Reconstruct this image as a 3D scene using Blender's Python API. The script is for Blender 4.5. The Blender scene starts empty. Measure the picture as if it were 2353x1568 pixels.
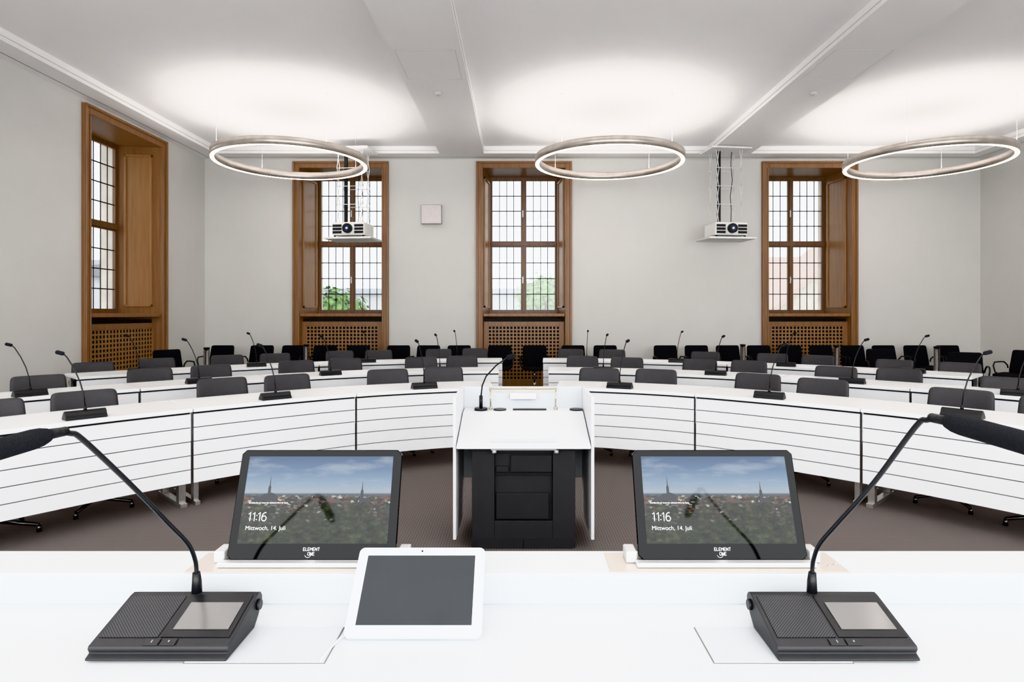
import bpy, bmesh, math, random
from mathutils import Vector, Matrix
random.seed(3)
S = bpy.context.scene
COL = S.collection
# ------------------------------------------------------------------ materials
def lin(c):
    return tuple(((x/255)/12.92 if x/255 <= .04045 else ((x/255+.055)/1.055)**2.4) for x in c)+(1,)
def M(name, col, rough=.5, metal=0, var=.04, scale=12, bump=0, bscale=200, emit=0, ecol=None, coat=0, spec=.5):
    m = bpy.data.materials.new(name); m.use_nodes = True
    nt = m.node_tree; n = nt.nodes; L = nt.links
    b = n['Principled BSDF']
    b.inputs['Roughness'].default_value = rough
    b.inputs['Metallic'].default_value = metal
    b.inputs['Specular IOR Level'].default_value = spec
    b.inputs['Coat Weight'].default_value = coat
    b.inputs['Coat Roughness'].default_value = .03
    tc = n.new('ShaderNodeTexCoord')
    nz = n.new('ShaderNodeTexNoise'); nz.inputs['Scale'].default_value = scale; nz.inputs['Detail'].default_value = 3
    L.new(tc.outputs['Object'], nz.inputs['Vector'])
    r = n.new('ShaderNodeValToRGB')
    c = lin(col)
    r.color_ramp.elements[0].position = .3; r.color_ramp.elements[1].position = .7
    r.color_ramp.elements[0].color = (c[0]*(1-var), c[1]*(1-var), c[2]*(1-var), 1)
    r.color_ramp.elements[1].color = (min(1, c[0]*(1+var)), min(1, c[1]*(1+var)), min(1, c[2]*(1+var)), 1)
    L.new(nz.outputs['Fac'], r.inputs['Fac']); L.new(r.outputs['Color'], b.inputs['Base Color'])
    if bump:
        n2 = n.new('ShaderNodeTexNoise'); n2.inputs['Scale'].default_value = bscale
        L.new(tc.outputs['Object'], n2.inputs['Vector'])
        bp = n.new('ShaderNodeBump'); bp.inputs['Strength'].default_value = bump; bp.inputs['Distance'].default_value = .01
        L.new(n2.outputs['Fac'], bp.inputs['Height']); L.new(bp.outputs['Normal'], b.inputs['Normal'])
    if emit:
        b.inputs['Emission Color'].default_value = lin(ecol or col)
        b.inputs['Emission Strength'].default_value = emit
    return m
def wood(name, c1, c2, rough=.38):
    m = M(name, c1, rough); nt = m.node_tree; n = nt.nodes; L = nt.links
    nz = [x for x in n if x.type == 'TEX_NOISE'][0]; r = [x for x in n if x.type == 'VALTORGB'][0]
    tc = [x for x in n if x.type == 'TEX_COORD'][0]
    mp = n.new('ShaderNodeMapping'); mp.inputs['Scale'].default_value = (11, 11, .7)
    L.new(tc.outputs['Object'], mp.inputs['Vector']); L.new(mp.outputs['Vector'], nz.inputs['Vector'])
    nz.inputs['Scale'].default_value = 2.2; nz.inputs['Detail'].default_value = 6
    r.color_ramp.elements[0].color = lin(c1); r.color_ramp.elements[1].color = lin(c2)
    r.color_ramp.elements[0].position = .25; r.color_ramp.elements[1].position = .78
    return m
m_wall = M('wall_paint', (207, 206, 202), .9, var=.008, scale=3, bump=.02)
m_ceil = M('ceiling_paint', (240, 239, 239), .9, var=.006, scale=3)
m_soff = M('soffit_paint', (238, 237, 236), .9, var=.006, scale=3)
m_line = M('shadow_gap', (130, 128, 125), .9)
m_seam = M('hatch_seam', (200, 198, 196), .9)
m_white = M('white_laminate', (240, 241, 242), .35, var=.008)
m_white2 = M('white_laminate_edge', (232, 233, 235), .4, var=.008)
m_desk = M('white_desk_laminate', (222, 224, 226), .28, var=.006)
m_deskface = M('white_desk_face', (210, 213, 216), .35, var=.006)
m_gap = M('gap_shade_black', (14, 14, 16), .6)  # black that stands in for shade behind slats and lattice
m_lead = M('lead_came', (60, 59, 58), .6, metal=.2)
m_wood = wood('oak_warm', (122, 88, 60), (144, 107, 74))
m_wood2 = wood('oak_panel', (142, 106, 73), (162, 126, 90))
m_woodd = wood('oak_dark', (98, 72, 54), (122, 93, 70))
m_dark = M('anthracite_body', (56, 56, 58), .6, spec=.3)
m_dark2 = M('anthracite_panel', (53, 53, 55), .6, spec=.3)
m_leather = M('grey_leather', (62, 61, 63), .55, bump=.15, bscale=120, spec=.35)
m_black = M('black_mesh_fabric', (22, 23, 25), .8, bump=.2, bscale=160, spec=.25)
m_blackp = M('black_plastic', (30, 31, 33), .38, spec=.4)
m_blackm = M('satin_black', (50, 50, 52), .45, bump=.03, bscale=600, spec=.35)
m_foam = M('black_foam', (46, 47, 50), .95, bump=.5, bscale=500, spec=.2)
m_chrome = M('chrome', (205, 205, 205), .12, metal=1)
m_steel = M('brushed_steel', (186, 183, 180), .3, metal=.85, var=.1, scale=30)
m_post = M('dark_steel', (100, 98, 98), .25, metal=1, var=.1, scale=30)
m_ring = M('ring_brushed_metal', (196, 189, 182), .38, metal=.9, var=.14, scale=6)
m_silver = M('silver_plastic', (208, 208, 208), .35, metal=.3)
m_beige = M('anodised_plate', (214, 207, 201), .35, metal=.4)
m_glassblk = M('black_glass', (6, 7, 8), .06, spec=.2)
m_tabscr = M('tablet_glass', (54, 57, 60), .06, spec=.5)
m_tabwhite = M('tablet_white', (240, 242, 245), .3)
m_touch = M('touch_display', (112, 110, 109), .14, spec=.5)
m_emit = M('led_diffuser', (255, 250, 245), .5, emit=8, ecol=(255, 247, 238))
m_up = M('led_uplight', (255, 250, 245), .5, emit=34, ecol=(255, 249, 246))
m_proj = M('projector_white', (225, 224, 222), .45)
m_lens = M('projector_lens', (26, 32, 54), .03, coat=1)
m_led = M('projector_glow', (190, 205, 255), .2, emit=1.2, ecol=(190, 205, 255))
m_text = M('display_white', (240, 240, 240), .5, emit=.5, ecol=(240, 242, 245))
m_icon = M('button_print', (170, 170, 170), .5)
m_brass = M('champagne_lamp', (206, 198, 186), .25, metal=1)
m_warm = M('lamp_strip', (255, 250, 240), .4, emit=.6, ecol=(255, 248, 235))
m_stone = M('sandstone', (212, 208, 199), .9, var=.12, scale=3)
m_bwhite = M('render_facade', (210, 212, 215), .9)
m_roofd = M('slate_roof', (146, 151, 158), .8)
m_leaf = M('leaves', (108, 144, 84), .8, var=.4, scale=5)
m_bark = M('bark', (88, 72, 58), .9)
m_ground = M('street', (150, 152, 150), .9)
m_spk = M('speaker_steel', (180, 174, 172), .4, metal=.6)
m_alum = M('aluminium_lift', (222, 222, 222), .4, metal=0)
m_city = M('city_silhouette', (40, 42, 46), .6, emit=.1, ecol=(66, 70, 76))

def tiled(name, c1, c2):
    m = M(name, c1, .85); nt = m.node_tree; n = nt.nodes; L = nt.links
    b = n['Principled BSDF']; tc = [x for x in n if x.type == 'TEX_COORD'][0]
    w = n.new('ShaderNodeTexBrick'); w.inputs['Scale'].default_value = 3
    w.inputs['Color1'].default_value = lin(c1); w.inputs['Color2'].default_value = lin(c2); w.inputs['Mortar'].default_value = lin((190, 176, 170))
    L.new(tc.outputs['Object'], w.inputs['Vector']); L.new(w.outputs['Color'], b.inputs['Base Color'])
    return m
m_tile = tiled('red_roof_tiles', (216, 200, 193), (206, 189, 183))

def carpet():
    m = M('woven_carpet', (104, 94, 90), .98, bump=.2, bscale=300, spec=.1); nt = m.node_tree; n = nt.nodes; L = nt.links
    b = n['Principled BSDF']; tc = [x for x in n if x.type == 'TEX_COORD'][0]
    mp = n.new('ShaderNodeMapping'); mp.inputs['Rotation'].default_value = (0, 0, .78)
    L.new(tc.outputs['Object'], mp.inputs['Vector'])
    ck = n.new('ShaderNodeTexChecker'); ck.inputs['Scale'].default_value = 80
    ck.inputs['Color1'].default_value = lin((116, 109, 106)); ck.inputs['Color2'].default_value = lin((98, 92, 90))
    L.new(mp.outputs['Vector'], ck.inputs['Vector']); L.new(ck.outputs['Color'], b.inputs['Base Color'])
    return m
m_carpet = carpet()

def grille():
    m = M('perforated_grille', (52, 52, 54), .5, spec=.3); nt = m.node_tree; n = nt.nodes; L = nt.links
    b = n['Principled BSDF']; tc = [x for x in n if x.type == 'TEX_COORD'][0]
    mp = n.new('ShaderNodeMapping'); mp.inputs['Scale'].default_value = (1, 1, 0); mp.inputs['Rotation'].default_value = (0, 0, .785)
    L.new(tc.outputs['Object'], mp.inputs['Vector'])
    v = n.new('ShaderNodeTexVoronoi'); v.inputs['Scale'].default_value = 250; v.inputs['Randomness'].default_value = 0; v.voronoi_dimensions = '2D'
    r = n.new('ShaderNodeValToRGB'); r.color_ramp.elements[0].color = lin((8, 8, 9)); r.color_ramp.elements[1].color = lin((74, 74, 76))
    r.color_ramp.elements[0].position = .26; r.color_ramp.elements[1].position = .36
    L.new(mp.outputs['Vector'], v.inputs['Vector']); L.new(v.outputs['Distance'], r.inputs['Fac']); L.new(r.outputs['Color'], b.inputs['Base Color'])
    return m
m_grille = grille()

def glass():
    m = bpy.data.materials.new('window_glass'); m.use_nodes = True; nt = m.node_tree; n = nt.nodes; L = nt.links
    n.remove(n['Principled BSDF'])
    t = n.new('ShaderNodeBsdfTransparent'); g = n.new('ShaderNodeBsdfGlossy'); g.inputs['Roughness'].default_value = .05
    mx = n.new('ShaderNodeMixShader'); mx.inputs[0].default_value = .06
    L.new(t.outputs[0], mx.inputs[1]); L.new(g.outputs[0], mx.inputs[2]); L.new(mx.outputs[0], n['Material Output'].inputs[0])
    return m
m_glass = glass()

def cityscape():
    m = bpy.data.materials.new('city_display'); m.use_nodes = True; nt = m.node_tree; n = nt.nodes; L = nt.links
    b = n['Principled BSDF']; b.inputs['Base Color'].default_value = (.008, .008, .008, 1); b.inputs['Roughness'].default_value = .05
    b.inputs['Specular IOR Level'].default_value = .22
    tc = n.new('ShaderNodeTexCoord'); sp = n.new('ShaderNodeSeparateXYZ'); L.new(tc.outputs['Generated'], sp.inputs[0])
    def noise(sx, sz, det=4):
        mpn = n.new('ShaderNodeMapping'); mpn.inputs['Scale'].default_value = (sx, 1, sz); L.new(tc.outputs['Generated'], mpn.inputs['Vector'])
        nz = n.new('ShaderNodeTexNoise'); nz.inputs['Scale'].default_value = 1; nz.inputs['Detail'].default_value = det; L.new(mpn.outputs[0], nz.inputs['Vector']); return nz.outputs['Fac']
    def ramp(src, els, const=False):
        r = n.new('ShaderNodeValToRGB'); cr = r.color_ramp
        if const: cr.interpolation = 'CONSTANT'
        cr.elements[0].position = els[0][0]; cr.elements[0].color = lin(els[0][1]); cr.elements[1].position = els[-1][0]; cr.elements[1].color = lin(els[-1][1])
        for p, c in els[1:-1]: e = cr.elements.new(p); e.color = lin(c)
        L.new(src, r.inputs['Fac']); return r.outputs[0]
    def mrange(src, a, bb, c=0, d=1):
        q = n.new('ShaderNodeMapRange'); q.inputs['From Min'].default_value = a; q.inputs['From Max'].default_value = bb; q.inputs['To Min'].default_value = c; q.inputs['To Max'].default_value = d
        L.new(src, q.inputs['Value']); return q.outputs[0]
    def mul(a, bb):
        q = n.new('ShaderNodeMath'); q.operation = 'MULTIPLY'; L.new(a, q.inputs[0]); L.new(bb, q.inputs[1]); return q.outputs[0]
    def mix(f, a, bb):
        q = n.new('ShaderNodeMixRGB'); L.new(f, q.inputs[0]); L.new(a, q.inputs[1])
        if isinstance(bb, tuple): q.inputs[2].default_value = lin(bb)
        else: L.new(bb, q.inputs[2])
        return q.outputs[0]
    Z = sp.outputs['Z']
    sky = ramp(Z, [(0, (34, 38, 32)), (.3, (46, 50, 42)), (.45, (66, 68, 64)), (.53, (104, 106, 110)), (.555, (84, 98, 114)), (.575, (170, 182, 194)), (.72, (138, 162, 186)), (.85, (104, 132, 166)), (1, (78, 106, 144))])
    sky = mix(mul(mrange(noise(4, 10), .5, .72, 0, .45), mrange(Z, .57, .62)), sky, (190, 200, 210))
    mp = n.new('ShaderNodeMapping'); mp.inputs['Scale'].default_value = (44, 1, 48); L.new(tc.outputs['Generated'], mp.inputs['Vector'])
    v = n.new('ShaderNodeTexVoronoi'); v.inputs['Scale'].default_value = 1; v.distance = 'CHEBYCHEV'; L.new(mp.outputs['Vector'], v.inputs['Vector'])
    sc = n.new('ShaderNodeSeparateColor'); L.new(v.outputs['Color'], sc.inputs[0])
    roofs = ramp(sc.outputs[0], [(0, (36, 44, 32)), (.3, (66, 68, 56)), (.48, (118, 78, 66)), (.62, (46, 48, 48)), (.76, (142, 130, 120)), (.84, (80, 84, 92)), (.94, (206, 202, 196))], True)
    city = mix(mul(mrange(Z, .55, .53, 0, .85), mrange(Z, .2, .46, .1, 1)), sky, roofs)
    trees = ramp(noise(24, 22, 6), [(.35, (18, 24, 16)), (.55, (50, 60, 38)), (.75, (92, 98, 68))])
    tm = mul(mrange(noise(6, 8, 3), .49, .53, 0, .9), mrange(Z, .48, .4))
    city = mix(tm, city, trees)
    city = mix(mrange(Z, .28, .12, 0, .8), city, trees)
    L.new(city, b.inputs['Emission Color']); b.inputs['Emission Strength'].default_value = .58
    return m
m_cityscr = cityscape()

# ------------------------------------------------------------------ mesh builder
class MB:
    def __init__(s): s.v = []; s.f = []; s.mi = []; s.sm = []
    def add(s, vs, fs, mi=0, sm=False):
        o = len(s.v); s.v += [tuple(v) for v in vs]
        for f in fs: s.f.append(tuple(i+o for i in f)); s.mi.append(mi); s.sm.append(sm)
    def box(s, a, b, mi=0):
        x0, y0, z0 = a; x1, y1, z1 = b
        s.add([(x0,y0,z0),(x1,y0,z0),(x1,y1,z0),(x0,y1,z0),(x0,y0,z1),(x1,y0,z1),(x1,y1,z1),(x0,y1,z1)],
              [(0,3,2,1),(4,5,6,7),(0,1,5,4),(1,2,6,5),(2,3,7,6),(3,0,4,7)], mi)
    def tube(s, path, r, n=10, mi=0, sm=True, cap=True):
        P = [Vector(p) for p in path]; rs = r if isinstance(r, (list, tuple)) else [r]*len(P)
        up = Vector((0, 0, 1)); vs = []; prev = None
        for i, p in enumerate(P):
            t = (P[min(i+1, len(P)-1)]-P[max(i-1, 0)]).normalized()
            if prev is None:
                a = t.cross(up)
                if a.length < 1e-3: a = t.cross(Vector((0, 1, 0)))
                a.normalize()
            else:
                a = prev - t*prev.dot(t); a.normalize()
            prev = a; b = t.cross(a)
            for k in range(n):
                g = 2*math.pi*k/n + (math.pi/4 if n == 4 else 0)
                vs.append(p + (a*math.cos(g)+b*math.sin(g))*rs[i])
        fs = []
        for i in range(len(P)-1):
            for k in range(n):
                fs.append((i*n+k, i*n+(k+1) % n, (i+1)*n+(k+1) % n, (i+1)*n+k))
        s.add(vs, fs, mi, sm)
        if cap:
            o = len(s.v)-len(vs)
            s.f.append(tuple(o+k for k in range(n))); s.mi.append(mi); s.sm.append(False)
            s.f.append(tuple(o+(len(P)-1)*n+k for k in range(n))); s.mi.append(mi); s.sm.append(False)
    def lathe(s, prof, n=48, mi=0, closed=True, sm=True):
        vs = []; m = len(prof)
        for k in range(n):
            g = 2*math.pi*k/n
            for r, z in prof: vs.append((r*math.cos(g), r*math.sin(g), z))
        fs = []
        for k in range(n):
            for j in range(m if closed else m-1):
                fs.append((k*m+j, ((k+1) % n)*m+j, ((k+1) % n)*m+(j+1) % m, k*m+(j+1) % m))
        s.add(vs, fs, mi, sm)
    def prism_x(s, prof, x0, x1, mi=0):
        n = len(prof)
        vs = [(x0, y, z) for y, z in prof]+[(x1, y, z) for y, z in prof]
        fs = [tuple(range(n)), tuple(range(2*n-1, n-1, -1))]+[(i, (i+1) % n, n+(i+1) % n, n+i) for i in range(n)]
        s.add(vs, fs, mi)
    def prism_y(s, prof, y0, y1, mi=0):
        n = len(prof)
        vs = [(x, y0, z) for x, z in prof]+[(x, y1, z) for x, z in prof]
        fs = [tuple(range(n)), tuple(range(2*n-1, n-1, -1))]+[(i, (i+1) % n, n+(i+1) % n, n+i) for i in range(n)]
        s.add(vs, fs, mi)
    def obj(s, name, mats, parent=None, loc=(0,0,0), rot=(0,0,0), bevel=0, seg=2, off=None, sub=0):
        me = bpy.data.meshes.new(name)
        vs = s.v if off is None else [(x-off[0], y-off[1], z-off[2]) for x, y, z in s.v]
        me.from_pydata(vs, [], s.f)
        for i, p in enumerate(me.polygons): p.material_index = s.mi[i]; p.use_smooth = s.sm[i]
        bm = bmesh.new(); bm.from_mesh(me); bmesh.ops.recalc_face_normals(bm, faces=bm.faces); bm.to_mesh(me); bm.free()
        for m in (mats if isinstance(mats, (list, tuple)) else [mats]): me.materials.append(m)
        o = bpy.data.objects.new(name, me); COL.objects.link(o)
        o.location = loc; o.rotation_euler = rot
        if parent: o.parent = parent
        if bevel:
            b = o.modifiers.new('b', 'BEVEL'); b.width = bevel; b.segments = seg; b.limit_method = 'ANGLE'; b.angle_limit = math.radians(40)
        if sub:
            b = o.modifiers.new('s', 'SUBSURF'); b.levels = sub; b.render_levels = sub
        return o
def empty(name, loc, rotz=0, label=None, cat=None, group=None, kind=None):
    o = bpy.data.objects.new(name, None); COL.objects.link(o); o.empty_display_size = .1
    o.location = loc; o.rotation_euler = (0, 0, rotz)
    if label: o['label'] = label
    if cat: o['category'] = cat
    if group: o['group'] = group
    if kind: o['kind'] = kind
    return o
def tag(o, label, cat=None, group=None, kind=None):
    if label: o['label'] = label
    if cat: o['category'] = cat
    if group: o['group'] = group
    if kind: o['kind'] = kind
    return o
def kids(o): return [c for c in bpy.data.objects if c.parent == o]
def dup(root, loc, rotz=0, label=None):
    def rec(o, par):
        c = o.copy(); COL.objects.link(c)
        if par: c.parent = par; c.matrix_parent_inverse = o.matrix_parent_inverse.copy()
        for k in kids(o): rec(k, c)
        return c
    c = rec(root, None); c.location = loc; c.rotation_euler = (0, 0, rotz)
    if label: c['label'] = label
    return c
def text(name, s, size, mat, parent, loc, align='LEFT', rot=(0,0,0), thin=0):
    cu = bpy.data.curves.new(name, 'FONT'); cu.body = s; cu.size = size; cu.align_x = align; cu.extrude = 0.0002; cu.offset = thin
    t = bpy.data.objects.new(name+'_tmp', cu); COL.objects.link(t)
    bpy.context.view_layer.update()
    dg = bpy.context.evaluated_depsgraph_get()
    me = bpy.data.meshes.new_from_object(t.evaluated_get(dg))
    me.transform(Matrix.Rotation(math.pi/2, 4, 'X'))
    bpy.data.objects.remove(t); me.materials.clear(); me.materials.append(mat)
    o = bpy.data.objects.new(name, me); COL.objects.link(o); o.parent = parent; o.location = loc; o.rotation_euler = rot
    return o

# ------------------------------------------------------------------ room shell
XL, XR, YB, YF = -6.23, 9.16, 12.26, -3.2
ZS, ZC = 4.53, 4.67
b = MB(); b.box((XL-1.5, YF-.2, -.2), (XR+.3, YB+1, 0)); tag(b.obj('floor', m_carpet), 'brown grey woven carpet floor', kind='structure')
b = MB(); b.box((XL-1.2, YF-.2, ZC), (XR+.3, YB+1.1, ZC+.2)); tag(b.obj('ceiling', m_ceil), 'white plaster ceiling with recessed fields', kind='structure')
WH = .945; WT = 4.47; WIN = [(784-1192)*.00863, (1204-1192)*.00863, (1859-1192)*.00863]
hole = WH-.06; ht = WT-.06
b = MB(); xs = [XL-.0]+sum([[c-hole, c+hole] for c in WIN], [])+[XR+.2]
for i in range(0, len(xs), 2): b.box((xs[i], YB, 0), (xs[i+1], YB+.25, ZC))
for c in WIN: b.box((c-hole, YB, ht), (c+hole, YB+.25, ZC))
tag(b.obj('wall_back', m_wall), 'off-white plaster wall with tall windows', kind='structure')
LWC, LWH = 9.83, 1.03; lh = LWH-.06
b = MB(); b.box((XL-.25, YF, 0), (XL, LWC-lh, ZC)); b.box((XL-.25, LWC+lh, 0), (XL, YB+.25, ZC)); b.box((XL-.25, LWC-lh, ht), (XL, LWC+lh, ZC))
tag(b.obj('wall_left', m_wall), 'off-white plaster side wall with one window', kind='structure')
b = MB(); b.box((XR, YF, 0), (XR+.2, YB, ZC)); tag(b.obj('wall_right', m_wall), 'off-white plaster side wall', kind='structure')
sw = .42
for i, (a, c, lab) in enumerate((((XL, YF, ZS), (XL+sw, YB, ZC), 'white soffit along the wall'), ((XR-sw, YF, ZS), (XR, YB, ZC), 'white soffit along the wall'),
        ((XL+sw, YB-sw, ZS), (XR-sw, YB, ZC), 'white soffit along the wall'), ((-1.52, YF, ZS), (-.67, YB-sw, ZC), 'white ceiling beam'), ((3.62, YF, ZS), (4.45, YB-sw, ZC), 'white ceiling beam'))):
    b = MB(); b.box(a, c); tag(b.obj('trim_%d' % (i+1), m_soff), lab, kind='structure')
b = MB()
b.box((XL+.13, YF, ZS-.003), (XL+.14, YB-.13, ZS+.01)); b.box((XR-.14, YF, ZS-.003), (XR-.13, YB-.13, ZS+.01)); b.box((XL+.13, YB-.14, ZS-.003), (XR-.13, YB-.13, ZS+.01))
tag(b.obj('trim_6', m_line), 'thin shadow gap line in the soffit', kind='structure')
b = MB()
for x0, x1 in ((XL+sw, -1.52), (-.67, 3.62), (4.45, XR-sw)):
    yb = YB-sw
    for a, c in (((x0, YF, ZS+.05), (x0+.006, yb, ZS+.058)), ((x1-.006, YF, ZS+.05), (x1, yb, ZS+.058)), ((x0+.006, yb-.006, ZS+.05), (x1-.006, yb, ZS+.058))): b.box(a, c)
tag(b.obj('trim_7', m_seam), 'thin joint line around the ceiling fields', kind='structure')
b = MB()
for a, c, y0, y1 in ((-1.45, -.74, 7.2, 8.1), (3.69, 4.38, 7.2, 8.1)):
    for p, q in (((a, y0), (c, y0+.006)), ((a, y1), (c, y1+.006)), ((a, y0), (a+.005, y1)), ((c-.005, y0), (c, y1))): b.box((p[0], p[1], ZS-.002), (q[0], q[1], ZS+.01))
tag(b.obj('trim_8', m_seam), 'seams of access hatches in the beams', kind='structure')
b = MB(); xs2 = [XL]+sum([[c-WH-.01, c+WH+.01] for c in WIN], [])+[XR]
for i in range(0, len(xs2), 2): b.box((xs2[i], YB-.02, 0), (xs2[i+1], YB, .1))
tag(b.obj('baseboard_back', m_soff), 'low white skirting board', kind='structure')
b = MB(); b.box((XL, YF, 0), (XL+.02, LWC-LWH-.01, .1)); b.box((XL, LWC+LWH+.01, 0), (XL+.02, YB-.02, .1)); tag(b.obj('baseboard_left', m_soff), 'low white skirting board', kind='structure')

# ------------------------------------------------------------------ windows
def make_window(n, loc, rz, WH=.945, D=.82, splay=.095):
    w = empty('window_%d' % n, loc, rz, 'tall oak-framed leaded window in a deep panelled reveal', kind='structure')
    b = MB(); cw = .13
    for sx in (-1, 1):
        x0, x1 = sorted((sx*WH, sx*(WH-cw))); b.box((x0, -.05, 0), (x1, .0, WT))
        x0, x1 = sorted((sx*(WH-.0), sx*(WH-.04))); b.box((x0, -.075, 0), (x1, -.05, WT))
        x0, x1 = sorted((sx*(WH-cw), sx*(WH-cw+.03))); b.box((x0, -.062, 0), (x1, -.05, WT-cw))
    b.box((-WH+cw, -.05, WT-cw), (WH-cw, 0, WT)); b.box((-WH+.04, -.075, WT-.04), (WH-.04, -.05, WT))
    b.obj('casing', m_wood, w, bevel=.006)
    xi = WH-cw; xo = xi-splay; zt = WT-cw; zs = 1.46
    b = MB()
    for sx in (-1, 1):
        b.add([(sx*xi, 0, 0), (sx*xo, D, 0), (sx*xo, D, zt), (sx*xi, 0, zt), (sx*(xi+.03), 0, 0), (sx*(xo+.03), D, 0), (sx*(xo+.03), D, zt), (sx*(xi+.03), 0, zt)],
              [(0,1,2,3), (4,5,6,7), (0,1,5,4), (3,2,6,7), (0,3,7,4), (1,2,6,5)])
    b.box((-xi, 0, zt), (xi, D, zt+.03))
    b.obj('reveal', m_wood, w)
    b = MB()
    def on(sx, y, z, e):
        t = y/D; x = xi+(xo-xi)*t
        return (sx*(x-e), y, z)
    for sx in (-1, 1):
        y0, y1, z0, z1 = .12, D-.1, 1.58, zt-.14
        for (ya, yb2, za, zb) in ((y0, y0+.035, z0, z1), (y1-.035, y1, z0, z1), (y0, y1, z0, z0+.035), (y0, y1, z1-.035, z1)):
            vs = [on(sx, ya, za, 0), on(sx, yb2, za, 0), on(sx, yb2, zb, 0), on(sx, ya, zb, 0), on(sx, ya, za, .028), on(sx, yb2, za, .028), on(sx, yb2, zb, .028), on(sx, ya, zb, .028)]
            b.add(vs, [(0,1,2,3), (4,5,6,7), (0,1,5,4), (1,2,6,5), (2,3,7,6), (3,0,4,7)], 0)
        ya, yb2, za, zb = y0+.035, y1-.035, z0+.035, z1-.035
        b.add([on(sx, ya, za, .006), on(sx, yb2, za, .006), on(sx, yb2, zb, .006), on(sx, ya, zb, .006)], [(0,1,2,3)], 1)
    b.obj('reveal_panel', [m_wood2, m_wood2], w)
    b = MB(); b.box((-xi+.005, -.03, 1.40), (xi-.005, D, zs)); b.obj('sill', m_wood, w, bevel=.008)
    b = MB(); zb = zs+.0; zt2 = zt; y0, y1 = D, D+.07
    b.box((-xo-.03, y0, zb), (-xo+.035, y1, zt2+.03)); b.box((xo-.035, y0, zb), (xo+.03, y1, zt2+.03))
    b.box((-xo+.035, y0, zb), (xo-.035, y1, zb+.055)); b.box((-xo+.035, y0, zt2-.045), (xo-.035, y1, zt2+.03))
    b.box((-xo+.035, y0-.03, 2.89), (xo-.035, y1, 2.97))
    b.box((-.034, y0-.015, zb+.055), (.034, y1, 2.89)); b.box((-.034, y0-.015, 2.97), (.034, y1, zt2-.045))
    for sx in (-1, 1):
        for z0, z1 in ((zb+.055, 2.89), (2.97, zt2-.045)):
            a, c = sorted((sx*.034, sx*(xo-.035)))
            for q in ((a, z0, a+.024, z1), (c-.024, z0, c, z1), (a+.024, z0, c-.024, z0+.024), (a+.024, z1-.024, c-.024, z1)): b.box((q[0], y0+.01, q[1]), (q[2], y1-.01, q[3]))
    b.obj('sash_frame', m_woodd, w)
    b = MB()
    b.box((-.028, y0-.03, 2.1), (-.006, y0-.015, 2.24)); b.box((-.028, y0-.05, 2.16), (-.006, y0-.03, 2.19))
    b.box((-.028, y0-.03, 3.5), (-.006, y0-.015, 3.64))
    b.obj('window_handle', m_silver, w)
    b = MB()
    for sx in (-1, 1):
        a, c = sorted((sx*.058, sx*(xo-.059)))
        for z0, z1 in ((zb+.079, 2.866), (2.994, zt2-.069)):
            for i in range(1, 4):
                x = a+(c-a)*i/4; b.box((x-.007, D+.03, z0), (x+.007, D+.04, z1))
            for i in range(1, 4):
                z = z0+(z1-z0)*i/4; b.box((a, D+.03, z-.009), (c, D+.042, z+.009))
    b.obj('leading', m_lead, w)
    b = MB(); b.box((-xo+.035, D+.044, zb+.05), (xo-.035, D+.046, zt2-.04)); b.obj('glass_pane', m_glass, w)
    b = MB()
    for sx in (-1, 1):
        x0, x1 = sorted((sx*(xo+.0), sx*(xo+.25))); b.box((x0, D+.08, 1.0), (x1, D+.3, WT+.2))
    b.box((-xo-.25, D+.08, 1.0), (xo+.25, D+.3, zs)); b.box((-xo-.25, D+.08, zt+.04), (xo+.25, D+.3, WT+.2))
    b.obj('stone_surround', m_stone, w)
    b = MB(); b.box((-xo-.05, D, 0), (xo+.05, D+.08, zs)); b.obj('apron', m_woodd, w)
    r = empty('radiator_cover', loc, rz, 'oak radiator cover with square lattice grille below a window', 'radiator cover', 'oak radiator covers')
    b = MB(); gx = xi-.012; y0, y1 = .06, .10; zt3 = 1.30
    b.box((-gx, y0, 0), (-gx+.09, y1, zt3)); b.box((gx-.09, y0, 0), (gx, y1, zt3)); b.box((-gx+.09, y0, zt3-.09), (gx-.09, y1, zt3)); b.box((-gx+.09, y0, 0), (gx-.09, y1, .14))
    b.obj('cover_frame', m_wood, r, bevel=.004)
    b = MB(); a, c = -gx+.09, gx-.09; z0, z1 = .14, zt3-.09
    nx, nz = 20, 15
    for i in range(nx+1):
        x = a+(c-a)*i/nx; b.box((max(a, x-.0125), y0+.008, z0), (min(c, x+.0125), y0+.02, z1))
    for i in range(nz+1):
        z = z0+(z1-z0)*i/nz; b.box((a, y0+.012, max(z0, z-.0125)), (c, y0+.024, min(z1, z+.0125)))
    b.obj('lattice_grille', m_wood2, r)
    b = MB(); b.box((-gx, y1+.03, .02), (gx, y1+.05, 1.36)); b.obj('lattice_shade_sheet', m_gap, r)  # added black sheet, imitates the shade inside the cover
    return w
for i, c in enumerate(WIN): make_window(i+2, (c, YB, 0), 0)
make_window(1, (XL, LWC, 0), math.pi/2, LWH, .66, .1)

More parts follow.
